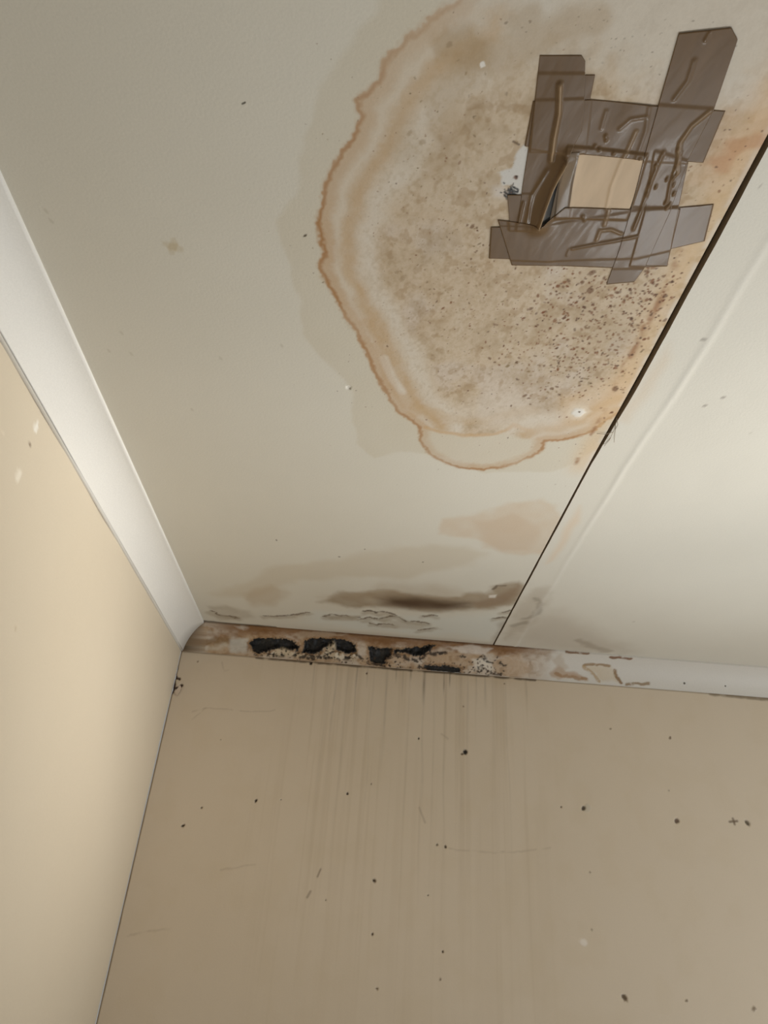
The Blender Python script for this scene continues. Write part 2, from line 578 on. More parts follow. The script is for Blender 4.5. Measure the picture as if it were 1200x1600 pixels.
# dirt along the edge by the cornice
S.line(on_ceiling([(318, 970.5), (340, 973), (400, 977.5), (430, 980)]), (84, 70, 52), .85, .05, .10, warp=.05, seed=113)
S.blend((1 - sm(AP, AP + .5, -Y)) * sm(4, 8, X) * .3, (150, 130, 104))
# a few isolated marks
S.dot(on_ceiling([(381, 161)])[0], .018, (84, 78, 66), .9, -.45, 4)
S.dot(on_ceiling([(477, 368)])[0], .028, (104, 94, 78), 1, -.8, 1.8)
S.dot(on_ceiling([(545, 606)])[0], .07, (232, 228, 218), .9, h=.03)
S.dot(on_ceiling([(547, 608)])[0], .03, (110, 96, 76), .8)
S.dot(on_ceiling([(432, 844)])[0], .04, (120, 112, 98), .8, 1.5, 2)
S.dot(on_ceiling([(530, 870)])[0], .05, (84, 74, 60), .9)
S.dot(on_ceiling([(570, 858)])[0], .04, (120, 106, 86), .9)
S.dot(on_ceiling([(661, 878)])[0], .04, (84, 74, 60), .9)
for a, l in ((.3, 2.6), (1.9, 2.4), (2.6, 1.6)):
    S.dot(on_ceiling([(270, 385)])[0], .10, (190, 174, 142), .38, a, l)
for (x, y) in [(170, 548), (205, 553), (80, 345), (300, 640), (345, 560), (190, 520), (72, 330), (440, 540)]:
    S.dot(on_ceiling([(x, y)])[0], .04, (180, 172, 154), .35, 1.2, 2)

ceil = bpy.data.objects.new('ceiling', None)
ceil.location = (0, 0, CEIL)
C.objects.link(ceil)
setting(ceil, 'white plasterboard ceiling of two boards with a big brown ring stain', 'ceiling')


def cpt(X, Y, Z):
    return np.stack([X * U, Y * U, Z * U], -1)


# the left board droops a little along the open joint; its edge turns up
droop = -.10 * sm(11.5, 14.3, X) * sm(-15, -20, Y)
Z = S.h + droop + .25 * sm(SX - .10, SX - .02, X) * 0
P = cpt(X, Y, Z)
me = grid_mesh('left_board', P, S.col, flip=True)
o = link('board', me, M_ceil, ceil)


def edge_strip(xs, ys, z0, z1, flip):
    v = []
    f = []
    for i, (x, y, a, b) in enumerate(zip(xs, ys, z0, z1)):
        v += [(x * U, y * U, a * U), (x * U, y * U, b * U)]
        if i:
            q = (2 * i - 2, 2 * i - 1, 2 * i + 1, 2 * i)
            f.append(q[::-1] if flip else q)
    return v, f


# ---- right board
gap = lambda y: .035 + .11 * sm(-15, -19, y) * (1 - .35 * sm(-22, -27, y)) + .012 * (vnoise(y * 2.2, y * 0, 5) - .5)
bx = axis([0, 1.2, 14, 18], [32, 22, 10, 8], extra_hi=(25.0, 32.0, 40.0))
T = Sheet(bx, axis([-28.4, -20, -8, 0], [14, 12, 9, 12], extra_lo=(-54.4, -40.0)), CEILING_PAINT)
gx = SX + gap(T.Y)
TX = T.X + gx                     # world x of every vertex
T.X = T.X + SX
X, Y = T.X, T.Y
T.A = T.A + SX
T.mul(fbm(X * .35, Y * .35, 211), (0.96, 0.955, 0.95))
T.blob(on_ceiling([(962, 655), (1000, 590), (1035, 535), (1040, 560), (1005, 620), (975, 660)]), (208, 184, 154), .35, .2, warp=.15, seed=201)
T.blob(on_ceiling([(852, 880), (880, 830), (905, 790), (905, 815), (880, 850), (862, 875)]), (216, 190, 160), .5, .15, warp=.1, seed=202)
T.blob(on_ceiling([(800, 960), (825, 920), (850, 915), (850, 950), (830, 975), (790, 1000)]), (168, 152, 130), .5, .3, warp=.4, seed=203, mottled=.4)
T.blob(on_ceiling([(800, 1000), (830, 965), (870, 955), (930, 985), (990, 1018), (900, 1018)]), (176, 162, 144), .42, .7, warp=.4, seed=204)
T.line(on_ceiling([(838, 935), (845, 950), (835, 962), (820, 966)]), (120, 106, 88), .4, .05, .2, warp=.2, seed=205, broken=.35)
T.line(on_ceiling([(800, 978), (820, 972)]), (120, 106, 88), .4, .05, .2, warp=.1, seed=206)
T.line(on_ceiling([(905, 1000), (925, 1010), (945, 1018)]), (140, 122, 100), .4, .08, .3, warp=.2, seed=207)
for (x, y, r) in [(1089, 529, .06), (1121, 620, .045), (1092, 634, .05), (1166, 677, .03), (1145, 295, .05), (1175, 292, .03), (988, 972, .05)]:
    T.dot(on_ceiling([(x, y)])[0], r, (140, 130, 118), .7)
rel = X - SX
ridge = np.exp(-((rel - .95 - .08 * (fbm(X * 0, Y * .5, 3) - .5)) / .09) ** 2)
T.h += -.016 * ridge * (.6 + .6 * fbm(X * 0, Y * .4, 9)) - .03 * (1 - sm(.0, .9, rel)) * 0
T.h += .03 * (fbm(X * .5, Y * .5, 205) - .5) * sm(1, 2, rel)
T.blend(ridge * .2, (226, 222, 212))
PR = cpt(TX, Y, T.h)
me = grid_mesh('right_board', PR, T.col, flip=True)
link('board', me, M_ceil, ceil)
# cut edges of both boards and the dark void behind the joint
yy = ay
v, f = edge_strip(np.full(len(yy), 14.35), yy, np.interp(yy, yy, (S.h + droop)[:, -1]), np.full(len(yy), .22), False)
link('board_edge', mesh_from('board_edge', v, f), material('cut_edge', (138, 118, 92), rough=.9, bump=.5), ceil)
yy = T.B
v, f = edge_strip(PR[:, 0, 0] / U, yy, PR[:, 0, 2] / U, np.full(len(yy), .22), True)
link('board_edge', mesh_from('board_edge_2', v, f), material('cut_edge_light', (166, 152, 132), rough=.9, bump=.5), ceil)
v = [(a * U, b * U, .22 * U) for a, b in ((0, -54.4), (0, 0), (54.4, 0), (54.4, -54.4))]
link('backing', mesh_from('backing', v, [(0, 1, 2, 3)]), M_void, ceil)

# ================================================================== BACK WALL
ax = axis([0, 1, 12, 22, 28], [40, 32, 32, 26, 20], extra_hi=(33.0, 40.0, 54.4))
az = axis([-16.5, -8, -3, 0], [24, 26, 32, 32], extra_lo=(-38.4, -30.0, -23.0))
B = Sheet(ax, az, WALL_PAINT)
X, Z = B.X, B.Y
B.mul(fbm(X * .25, Z * .18, 301), (0.965, 0.955, 0.93))
B.mul(sm(.45, .75, fbm(X * 1.2, Z * 1.0, 302)), (0.985, 0.98, 0.965))
# vertical run marks below the mouldy cornice
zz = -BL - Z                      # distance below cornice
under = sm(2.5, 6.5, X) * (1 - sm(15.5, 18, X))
st = fbm(X * 6.0, Z * .12, 303, 3)
B.mul(sm(.52, .78, st) * under * (1 - .75 * sm(0, 14, zz)), (.93, .915, .89))
st2 = fbm(X * 2.6, Z * .10, 304, 2)
B.mul(sm(.5, .8, st2) * under * (1 - .6 * sm(0, 15, zz)), (.96, .95, .935))
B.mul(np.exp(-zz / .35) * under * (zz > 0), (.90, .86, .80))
runs = [(493, .3, .05, 60), (527, .4, .05, 160), (559, .75, .035, 120), (575, .3, .03, 40), (605, .5, .06, 200), (620, .5, .03, 26),
        (630, .3, .03, 60), (643, .7, .035, 18), (663, .65, .045, 60), (664, .3, .05, 420), (694, .7, .03, 45), (703, .75, .03, 26), (697, .25, .05, 400),
        (731, .3, .05, 160), (744, .3, .03, 60), (757, .35, .05, 60), (791, .25, .03, 420), (770, .15, .05, 300), (585, .2, .04, 420),
        (545, .18, .06, 460), (515, .18, .05, 420), (822, .25, .03, 60), (680, .15, .04, 460), (640, .15, .05, 460), (720, .12, .05, 440)]
for k, (px, a, wd, ln) in enumerate(runs):
    ytop = 1018 + (px - 283) * .0796 + 2
    q = on_back([(px, ytop)])[0]
    z1 = on_back([(px, ytop + ln)])[0][1]
    sl = B.win((q[0], z1 - .2), (q[0], -BL + .1), wd * 4)
    xx, z_ = B.X[sl], B.Y[sl]
    xc = q[0] + .10 * (vnoise(z_ * .5, z_ * 0 + k, k) - .5)
    wv = wd * (.6 + .8 * vnoise(z_ * 1.3, z_ * 0, k + 3))
    m = np.exp(-((xx - xc) / wv) ** 2) * (1 - sm(.25, 1, (q[1] - z_) / (q[1] - z1)))
    m *= .55 + .6 * vnoise(z_ * 2.2, z_ * 0 + 2, k + 9)
    B.blend(np.clip(m * a * (.8 if ln < 110 else .45), 0, 1), (92, 76, 58), sl)
# knocks, nail holes and filler spots
for (x, y, r, c, a) in [
        (727, 1175, .12, (38, 32, 28), 1), (722, 1178, .07, (90, 74, 58), .8), (654, 1154, .045, (70, 58, 46), 1), (543, 1240, .06, (60, 50, 40), 1),
        (580, 1225, .03, (90, 76, 60), 1), (438, 1249, .05, (224, 214, 196), .8), (439, 1250, .03, (70, 58, 46), 1), (400, 1251, .07, (70, 56, 44), 1), (286, 1290, .07, (70, 58, 46), 1),
        (315, 1262, .045, (110, 94, 76), .9), (585, 1376, .08, (80, 64, 48), 1), (582, 1460, .06, (90, 74, 56), 1), (692, 1487, .05, (90, 74, 56), 1),
        (589, 1545, .05, (104, 86, 64), .9), (683, 1320, .05, (104, 88, 70), 1), (696, 1323, .065, (96, 80, 62), 1), (669, 1399, .03, (104, 88, 70), 1),
        (688, 1530, .05, (120, 100, 78), .8), (509, 1406, .03, (104, 88, 70), 1), (724, 1104, .05, (120, 102, 80), .7), (486, 1036, .10, (40, 30, 22), 1),
        (573, 1052, .05, (110, 88, 68), 1), (877, 1261, .04, (84, 70, 56), 1), (917, 1263, .20, (200, 190, 172), .7), (912, 1263, .11, (84, 72, 60), .95),
        (1047, 1153, .07, (120, 100, 80), .9), (954, 1139, .05, (140, 120, 98), .8), (1058, 1283, .12, (100, 80, 66), .95), (1168, 1286, .13, (96, 84, 68), .95),
        (1045, 1235, .04, (130, 112, 92), .8), (922, 1363, .05, (130, 112, 90), .7), (976, 1559, .12, (96, 76, 54), .95), (1073, 1564, .06, (120, 100, 76), .8),
        (1178, 1576, .09, (120, 102, 80), .8), (911, 1472, .16, (234, 224, 212), .85), (925, 1453, .05, (130, 112, 90), .7), (822, 1058, .04, (100, 80, 60), .9),
        (309, 1034, .05, (120, 100, 78), .7), (788, 1068, .04, (110, 92, 72), .8), (345, 1156, .03, (130, 110, 88), .8), (1028, 1068, .05, (140, 120, 96), .5)]:
    q = on_back([(x, y)])[0]
    B.dot(q, r * .85, c, a, random.uniform(0, 3), random.uniform(1, 1.5), int(x), h=(-.04 if c[0] < 120 else .015))
B.line(on_back([(1140, 1284), (1152, 1283)]), (110, 92, 74), .8, .02, .05)
B.line(on_back([(1145, 1279), (1148, 1288)]), (110, 92, 74), .8, .02, .05)
B.line(on_back([(496, 1370), (501, 1358)]), (120, 100, 80), .6, .015, .04)
B.line(on_back([(480, 1402), (485, 1393)]), (120, 100, 80), .5, .02, .05)
B.line(on_back([(655, 1262), (664, 1285)]), (150, 130, 108), .35, .015, .05)
for pl in ([(300, 1112), (330, 1106), (390, 1112), (430, 1110)], [(300, 1124), (322, 1108)], [(700, 1325), (770, 1332), (860, 1326)],
           [(345, 1358), (400, 1350)], [(346, 1035), (350, 1048), (358, 1046)], [(690, 1147), (700, 1155)], [(190, 1462), (265, 1452)]):
    B.line(on_back(pl), (150, 128, 104), .22, .01, .05, warp=.08, broken=.4)
# dark dirty line in the internal corner and along the cornice
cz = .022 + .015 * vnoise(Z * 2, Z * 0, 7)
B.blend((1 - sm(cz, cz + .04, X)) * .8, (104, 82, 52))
B.line([(3.5, -BL - .01), (8, -BL - .02), (16.5, -BL - .01)], (64, 50, 38), .8, .04, .08, warp=.04, seed=9, broken=.35, bf=2)
B.line([(0, -BL), (28, -BL)], (110, 92, 68), .55, .01, .07)
B.line(on_back([(1110, 1084), (1200, 1093), (1300, 1101)]), (110, 92, 66), .7, .03, .10, warp=.05, broken=.3)
# broken plaster by the corner
B.blob(on_back([(271, 1086), (277, 1074), (284, 1070), (283, 1080), (276, 1087)]), (206, 190, 172), .8, .05, warp=.05)
for pl in ([(274, 1052), (276, 1060), (280, 1060)], [(269, 1082), (272, 1075), (280, 1076), (284, 1071)], [(270, 1078), (272, 1066), (275, 1044)]):
    B.line(on_back(pl), (66, 44, 32), .95, .035, .06, warp=.08, wf=4, h=-.05)
P = np.stack([X * U, (-B.h) * U * -1 * -1, Z * U + CEIL], -1)
wx, wz = (32.5, 47.5), (-35.5, -17.5)
ii = (ax[:-1] >= 33.0 - .01) & (ax[1:] <= 40.01)
jj = (az[:-1] >= -38.5) & (az[1:] <= -29.9)
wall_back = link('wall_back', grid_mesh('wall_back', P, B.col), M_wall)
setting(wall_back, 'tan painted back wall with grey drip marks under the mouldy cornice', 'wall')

# ================================================================== LEFT WALL
Ly = axis([-28, -16, -6, 0], [10, 12, 18, 30], extra_lo=(-54.4, -40.0))
Lz = axis([-16.5, -8, 0], [14, 18, 26], extra_lo=(-38.4, -30.0, -23.0))
L = Sheet(Ly, Lz, LEFT_PAINT)
X, Z = L.X, L.Y
L.mul(fbm(X * .25, Z * .2, 401), (0.97, 0.96, 0.94))
for (x, y, r, c, a) in [(58, 669, .11, (244, 240, 230), .9), (60, 662, .07, (244, 240, 230), .8), (31, 743, .13, (240, 232, 216), .8),
                        (49, 694, .055, (120, 100, 74), .9), (7, 676, .05, (240, 228, 206), .8), (27, 983, .06, (190, 172, 144), .5), (22, 741, .03, (150, 130, 100), .6)]:
    L.dot(on_left([(x, y)])[0], r, c, a, 1.6, 1.3, h=.01 if c[0] > 200 else -.02)
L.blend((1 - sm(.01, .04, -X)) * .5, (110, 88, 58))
L.h += .06 * (fbm(X * .4, Z * .4, 402) - .5)
P = np.stack([L.h * U * 0, X * U, Z * U + CEIL], -1)
P[..., 0] = (L.h - .03) * U
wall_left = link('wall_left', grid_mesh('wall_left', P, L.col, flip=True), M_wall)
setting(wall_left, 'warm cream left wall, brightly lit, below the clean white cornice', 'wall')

# ================================================================== CORNICES
LIP = .085


def cove_profile(a, b, n=28):
    """from wall to ceiling: (out, down) pairs plus the parameter along it"""
    pts = [(-.03, -b), (LIP * .9, -b), (LIP, -b + .02)]
    for k in range(n + 1):
        th = k / n * math.pi / 2
        o_ = a - (a - LIP) * math.cos(th) ** 1.0
        z_ = -b + (b - LIP) * math.sin(th) ** 1.0
        # flatten the curve a little towards the chord
        co, cz_ = LIP + (a - LIP) * k / n, -b + (b - LIP) * k / n
        pts.append((o_ * .72 + co * .28, z_ * .72 + cz_ * .28))
    pts += [(a, -LIP + .02), (a, .02)]
    p = np.array(pts)
    s = np.concatenate([[0], np.cumsum(np.hypot(*np.diff(p, axis=0).T))])
    return p, s


# ---- left cornice: clean
prof, ps = cove_profile(1.0, BL)
profB, psB = cove_profile(AP, BL)
ys = axis([-28.4, -10, -1.2], [6, 8, 12], extra_lo=(-54.4, -40.0))
rows = []
for y in list(ys) + [None]:
    if y is None:
        rows.append([(p[0], -q[0], p[1]) for p, q in zip(prof, profB)])
    else:
        wob = .03 * (vnoise(np.array([y * .35]), np.array([0.]), 5)[0] - .5)
        rows.append([(p[0] + (wob if 1 < i < 30 else 0), y, p[1]) for i, p in enumerate(prof)])
PL = np.array(rows)
tt = np.tile(ps / ps[-1], (len(rows), 1))
colr = np.zeros(PL.shape) + lin(COVE_PAINT)
colr *= (1 - .03 * fbm(PL[..., 1] * .5, tt * 3, 500))[..., None]
g = (1 - sm(.0, .03, tt)) * .35
colr += (lin((150, 134, 108)) - colr) * g[..., None]
# dark mitre joint
mi = np.exp(-((np.arange(len(rows)) - len(rows) + 1) / .6) ** 2)[:, None] * np.ones_like(tt)
colr += (lin((120, 108, 92)) - colr) * (mi * .45)[..., None]
PLw = PL * U + np.array([0, 0, CEIL])
trim1 = link('trim_1', grid_mesh('left_cornice', PLw, colr, flip=True), M_cove)
setting(trim1, 'clean glossy white coved cornice between the left wall and ceiling', 'cornice')

# ---- back cornice: soaked, flaking and mouldy
prof, ps = cove_profile(AP, BL, n=64)
profl, _ = cove_profile(1.0, BL, n=64)
xs = axis([1.05, 4, 17, 22, 28], [36, 36, 34, 18, 12], extra_hi=(33.0, 40.0, 54.4))
NX, NP = len(xs) + 1, len(prof)
Q = np.zeros((NP, NX, 3))
Q[:, 0] = np.stack([profl[:, 0], -prof[:, 0], prof[:, 1]], -1)
for j, x in enumerate(xs):
    Q[:, j + 1] = np.stack([np.full(NP, x), -prof[:, 0], prof[:, 1]], -1)
blendx = np.linspace(1, 0, 12)
nrm = np.zeros((NP, 2))
dp = np.gradient(prof, axis=0)
nrm[:, 0] = -dp[:, 1]
nrm[:, 1] = dp[:, 0]
nrm /= np.linalg.norm(nrm, axis=1)[:, None] + 1e-9     # points into the plaster (towards the corner)
# the sheet of the cove face uses (x, arc length)
K = Sheet(np.concatenate([[.5], xs]), ps, (216, 211, 202))
K.X = Q[..., 0].copy()
K.Y = np.tile(ps[:, None], (1, NX))
# look-up: points of the face seen at photo positions
vv = (Q - CAM) @ R.T
PXK = 600 + F * vv[..., 0] / -vv[..., 2]
PYK = 800 - F * vv[..., 1] / -vv[..., 2]


def on_cove(pts):
    out = []
    for x, y in pts:
        k = np.argmin((PXK - x) ** 2 + (PYK - y) ** 2)
        out.append((K.X.flat[k], K.Y.flat[k]))
    return np.array(out)


X, T_ = K.X, K.Y
TT = T_ / ps[-1]
n = fbm(X * 1.3, T_ * 2.2, 600)
n2 = fbm(X * 4, T_ * 5, 601)
n3 = fbm(X * 11, T_ * 12, 602, 3)
wet = 1 - sm(15.2, 17.5, X + 1.5 * (n - .5))
K.blend(wet * (.65 + .45 * n), (184, 156, 124))
K.blend(wet * sm(.5, .68, n2) * .55, (158, 128, 94))
K.blend(wet * sm(.52, .66, fbm(X * 1.0, T_ * 1.6, 603)) * .55, (214, 206, 194))
# brown upper band
K.blend(wet * sm(.52, .84, TT + .25 * (n2 - .5)) * (.65 + .5 * n) * sm(.5, 3, X), (132, 96, 62))
K.blend(wet * sm(.90, .97, TT + .06 * (n3 - .5)) * sm(3.5, 7, X) * .7, (96, 68, 46))
for pl, c, a in (
        ([(288, 1012), (300, 1000), (340, 996), (378, 1000), (372, 1008), (330, 1006), (312, 1015)], (128, 98, 58), .75),
        ([(300, 990), (340, 988), (400, 985), (385, 996), (330, 995)], (140, 104, 68), .6),
        ([(320, 1010), (350, 1005), (358, 1014), (325, 1016)], (206, 196, 178), .8),
        ([(356, 1000), (388, 998), (386, 1020), (358, 1018)], (206, 204, 196), .9),
        ([(368, 978), (390, 980), (380, 986)], (206, 198, 186), .8),
        ([(384, 1004), (392, 998), (392, 1018), (386, 1020)], (140, 104, 72), .9),
        ([(455, 990), (510, 985), (540, 990), (500, 998), (470, 998)], (196, 180, 158), .6),
        ([(700, 1012), (740, 1008), (770, 1012), (760, 1022), (720, 1020)], (224, 216, 206), .8),
        ([(740, 1030), (760, 1028), (772, 1046), (745, 1052)], (226, 218, 204), .9),
        ([(860, 1052), (870, 1040), (885, 1050), (920, 1058), (918, 1062), (865, 1058)], (176, 140, 102), .75),
        ([(862, 1030), (878, 1022), (890, 1045), (875, 1050)], (190, 172, 150), .6),
        ([(912, 1040), (950, 1040), (962, 1050), (966, 1064), (940, 1066), (930, 1055)], (206, 188, 158), .7),
        ([(780, 1030), (810, 1020), (830, 1050), (800, 1060)], (200, 176, 150), .6)):
    K.blob(on_cove(pl), c, a, .10, warp=.15, wf=2.5, seed=int(pl[0][0]), mottled=.3)
for pl, c, a, w in (
        ([(886, 1018), (918, 1021)], (128, 92, 60), .9, .05), ([(954, 1027), (986, 1029)], (128, 90, 62), .9, .05),
        ([(912, 1040), (930, 1038), (952, 1040)], (150, 118, 76), .8, .03), ([(962, 1046), (963, 1058), (970, 1067)], (140, 108, 68), .9, .04),
        ([(912, 1042), (925, 1052), (936, 1064)], (176, 144, 98), .7, .04), ([(980, 1069), (1000, 1069), (1014, 1068)], (140, 112, 72), .8, .03),
        ([(868, 1052), (890, 1058), (915, 1061)], (160, 122, 80), .7, .04)):
    K.line(on_cove(pl), c, a, w, .07, warp=.08, wf=4, seed=int(pl[0][0]), broken=.25, bf=5)

DEP = np.zeros(X.shape)


def hole(pl, depth, seed, soft=.05):
    global DEP
    q = on_cove(pl)
    sl = K.local(q, .4)
    x, t = K.X[sl], K.Y[sl]
    xw = x + .16 * (fbm(x * 5, t * 5, seed) - .5) + .10 * (vnoise(x * 16, t * 16, seed) - .5)
    tw = t + .16 * (fbm(x * 5, t * 5, seed + 5) - .5) + .10 * (vnoise(x * 16, t * 16, seed + 2) - .5)
    dd = sdf(xw, tw, q)
    rimm = np.exp(-((dd - .06) / .05) ** 2)
    K.blend(rimm * .75, (150, 116, 80), sl)
    m = 1 - sm(-soft * .3, soft, dd)
    K.blend(m, (40, 40, 40), sl)
    K.blend(m * sm(.5, .8, fbm(x * 6, t * 8, seed + 3)) * .5, (74, 70, 64), sl)
    m2 = 1 - sm(-.14, .0, dd)
    DEP[sl] = np.maximum(DEP[sl], m2 * depth * (.6 + .7 * fbm(x * 4, t * 4, seed + 4)))


HOLES = [
    ([(391, 1006), (397, 998), (425, 997), (440, 998), (458, 1003), (466, 1010), (467, 1016), (450, 1016), (430, 1013), (415, 1018), (404, 1020), (393, 1014)], .26),
    ([(476, 1003), (488, 998), (520, 998), (545, 1001), (556, 1008), (554, 1019), (543, 1022), (528, 1016), (510, 1012), (498, 1020), (472, 1021), (474, 1012)], .26),
    ([(576, 1011), (598, 1013), (616, 1015), (613, 1022), (604, 1029), (603, 1039), (578, 1036)], .2),
    ([(614, 1016), (634, 1014), (655, 1011), (680, 1007), (672, 1016), (660, 1025), (645, 1025), (632, 1020), (616, 1021)], .26),
    ([(662, 1038), (690, 1040), (719, 1044), (720, 1052), (690, 1050), (664, 1046)], .10),
]
# crumbly plaster, black with mould, along the lower edge
cr = on_cove([(392, 1016), (470, 1018), (560, 1014), (556, 1032), (540, 1030), (470, 1026), (400, 1024)])
sl = K.local(cr, .3)
x, t = K.X[sl], K.Y[sl]
m = 1 - sm(-.08, .12, sdf(x + .2 * (fbm(x * 4, t * 4, 5) - .5), t, cr))
f1 = fbm(x * 7, t * 9, 640, 4)
K.blend(m * .9, (196, 178, 152), sl)
K.blend(m * sm(.48, .60, f1), (50, 44, 38), sl)
K.blend(m * sm(.56, .7, fbm(x * 6, t * 7, 641, 4)) * .9, (222, 212, 194), sl)
DEP[sl] += m * (.12 * f1 - .04)
for k, (pl, dep) in enumerate(HOLES):
    hole(pl, dep, 700 + 11 * k)
for pl in ([(428, 1015), (445, 1013), (462, 1020), (450, 1026), (432, 1024)], [(505, 1014), (522, 1004), (526, 1014), (512, 1022)]):
    q = on_cove(pl)
    sl = K.local(q, .2)
    x, t = K.X[sl], K.Y[sl]
    dd = sdf(x + .2 * (fbm(x * 6, t * 6, 6) - .5), t + .15 * (fbm(x * 6, t * 6, 7) - .5), q)
    m = (1 - sm(-.05, .05, dd)) * sm(.3, .5, fbm(x * 8, t * 9, 644))
    K.blend(m * .9, (206, 190, 164), sl)
    DEP[sl] *= (1 - .8 * m)
# mould on torn edges
for pl, w in (([(604, 1030), (618, 1024), (640, 1029), (655, 1030), (668, 1022), (690, 1020)], .05), ([(690, 1021), (695, 1019)], .05),
              ([(470, 1026), (485, 1029), (500, 1027)], .05), ([(750, 1028), (756, 1027), (762, 1034), (768, 1036)], .06),
              ([(574, 1036), (590, 1038), (602, 1039)], .04), ([(748, 1043), (749, 1046)], .035), ([(753, 1041), (756, 1045)], .035),
              ([(768, 1053), (783, 1054)], .04), ([(718, 1025), (726, 1025)], .03), ([(783, 1037), (792, 1040)], .03),
              ([(655, 1041), (668, 1045)], .05), ([(558, 1025), (566, 1030)], .03), ([(287, 1015), (300, 1016)], .03)):
    K.line(on_cove(pl), (52, 42, 34), .9, w * .6, .09, warp=.12, wf=6, seed=int(pl[0][0]), broken=.35, bf=8)
for k in range(150):
    px = random.choice([random.uniform(390, 560), random.uniform(560, 720), random.gauss(755, 18)])
    py = 1018 + (px - 283) * .0796 - abs(random.gauss(0, 10)) - 2
    K.dot(on_cove([(px, py)])[0], random.uniform(.015, .05), random.choice([(60, 48, 38), (90, 68, 50), (44, 38, 34)]), random.uniform(.5, 1), random.uniform(0, 3), 1.6, k)
# paler bottom lip
K.blend((1 - sm(.03, .07, TT)) * sm(5, 8, X) * (1 - sm(14, 16, X)) * .85 * sm(.3, .45, n2), (222, 214, 202))
for (x_, y_) in [(1069, 1068), (1133, 1072)]:
    K.dot(on_cove([(x_, y_)])[0], .16, (216, 212, 204), .8)
# mitre line and cracks at the ceiling edge
K.blend(np.exp(-((X - Q[:, 0, 0][:, None]) / .05) ** 2) * .75, (110, 92, 70))
K.blend(sm(.955, .985, TT) * (1 - sm(3, 5, X)) * .7, (90, 76, 58))
# blistered surface
DEP += wet * .05 * (n2 - .5) + wet * .02 * (n3 - .5)
DEP[:3] *= .2
DEP[-3:] *= .2
DEP[:, :2] *= .1
Q[..., 1] += -(nrm[:, 0][:, None]) * DEP
Q[..., 2] += (nrm[:, 1][:, None]) * DEP
Q[3:-3, :, 1] = np.minimum(Q[3:-3, :, 1], -.035)
Q[3:-3, :, 2] = np.minimum(Q[3:-3, :, 2], -.035)
sag = .02 * (fbm(X * .5, X * 0, 9) - .5)
Q[1:-2, 2:, 2] += sag[1:-2, 2:]
trim2 = link('trim_2', grid_mesh('back_cornice', Q * U + np.array([0, 0, CEIL]), K.col, flip=False), M_cove)
setting(trim2, 'brown stained coved cornice over the back wall with black mouldy holes', 'cornice')

# ================================================================== TAPE
def cr_px(pts):
    return [(740 + x * .38333, 20 + y * .38333) for x, y in pts]


def tape_material(name, color, alpha, rough):
    m = bpy.data.materials.new(name)
    m.use_nodes = True
    nt = m.node_tree
    b = nt.nodes['Principled BSDF']
    b.inputs['Roughness'].default_value = rough
    b.inputs['Specular IOR Level'].default_value = .30
    tc = nt.nodes.new('ShaderNodeTexCoord')
    mp = nt.nodes.new('ShaderNodeMapping')
    mp.inputs['Scale'].default_value = (1, .25, 1)
    mp.inputs['Rotation'].default_value = (0, 0, -.25)
    no = nt.nodes.new('ShaderNodeTexNoise')
    no.inputs['Scale'].default_value = 90
    no.inputs['Detail'].default_value = 5
    nt.links.new(tc.outputs['Object'], mp.inputs[0])
    nt.links.new(mp.outputs[0], no.inputs['Vector'])
    rp = nt.nodes.new('ShaderNodeValToRGB')
    c = lin(color)
    rp.color_ramp.elements[0].position = .3
    rp.color_ramp.elements[1].position = .7
    rp.color_ramp.elements[0].color = (*(c * .92), 1)
    rp.color_ramp.elements[1].color = (*(c * 1.07), 1)
    nt.links.new(no.outputs['Fac'], rp.inputs[0])
    vc = nt.nodes.new('ShaderNodeVertexColor')
    vc.layer_name = 'crest_highlight'
    mx = nt.nodes.new('ShaderNodeMix')
    mx.data_type = 'RGBA'
    mx.inputs[7].default_value = (*lin((176, 150, 118)), 1)
    nt.links.new(vc.outputs['Color'], mx.inputs[0])
    nt.links.new(rp.outputs[0], mx.inputs[6])
    nt.links.new(mx.outputs[2], b.inputs['Base Color'])
    b.inputs['Coat Weight'].default_value = .07 if alpha < 1 else 0
    b.inputs['Coat Roughness'].default_value = .10
    bp = nt.nodes.new('ShaderNodeBump')
    bp.inputs['Strength'].default_value = .08
    bp.inputs['Distance'].default_value = .001
    nt.links.new(no.outputs['Fac'], bp.inputs['Height'])
    nt.links.new(bp.outputs[0], b.inputs['Normal'])
    b.inputs['Alpha'].default_value = alpha
    return m


M_tape = tape_material('brown_tape', (106, 82, 54), .92, .40)
M_film = tape_material('thin_tape', (128, 110, 90), .45, .30)
M_card = tape_material('beige_patch', (196, 172, 142), 1.0, .5)

RIDGES = [  # crease line, height, half-width
    ([(352, 290), (348, 400), (328, 500), (316, 595)], .11, .055),
    ([(372, 598), (322, 700), (288, 790), (265, 862)], .16, .06),
    ([(955, 392), (885, 450), (838, 520), (830, 570), (828, 640)], .07, .05),
    ([(552, 790), (532, 860)], .05, .04),
    ([(500, 922), (515, 882), (560, 876), (602, 892)], .07, .035),
    ([(400, 958), (500, 936), (570, 922), (665, 898)], .07, .035),
    ([(662, 478), (625, 560), (600, 600), (560, 700), (540, 790)], .05, .04),
    ([(202, 770), (184, 850)], .06, .04),
    ([(895, 190), (870, 270), (815, 345)], .04, .06),
    ([(770, 560), (720, 680), (690, 770), (650, 870)], .05, .05),
    ([(840, 560), (800, 680), (785, 760)], .05, .04),
    ([(700, 420), (640, 430), (595, 470)], .035, .05),
    ([(540, 400), (520, 470)], .03, .05),
    ([(430, 575), (405, 690), (395, 785)], .03, .05),
    ([(300, 640), (240, 740), (215, 850)], .05, .06),
    ([(960, 70), (940, 105)], .05, .04),
    ([(715, 380), (700, 480), (660, 590)], .03, .05),
    ([(390, 960), (380, 985)], .03, .03),
]
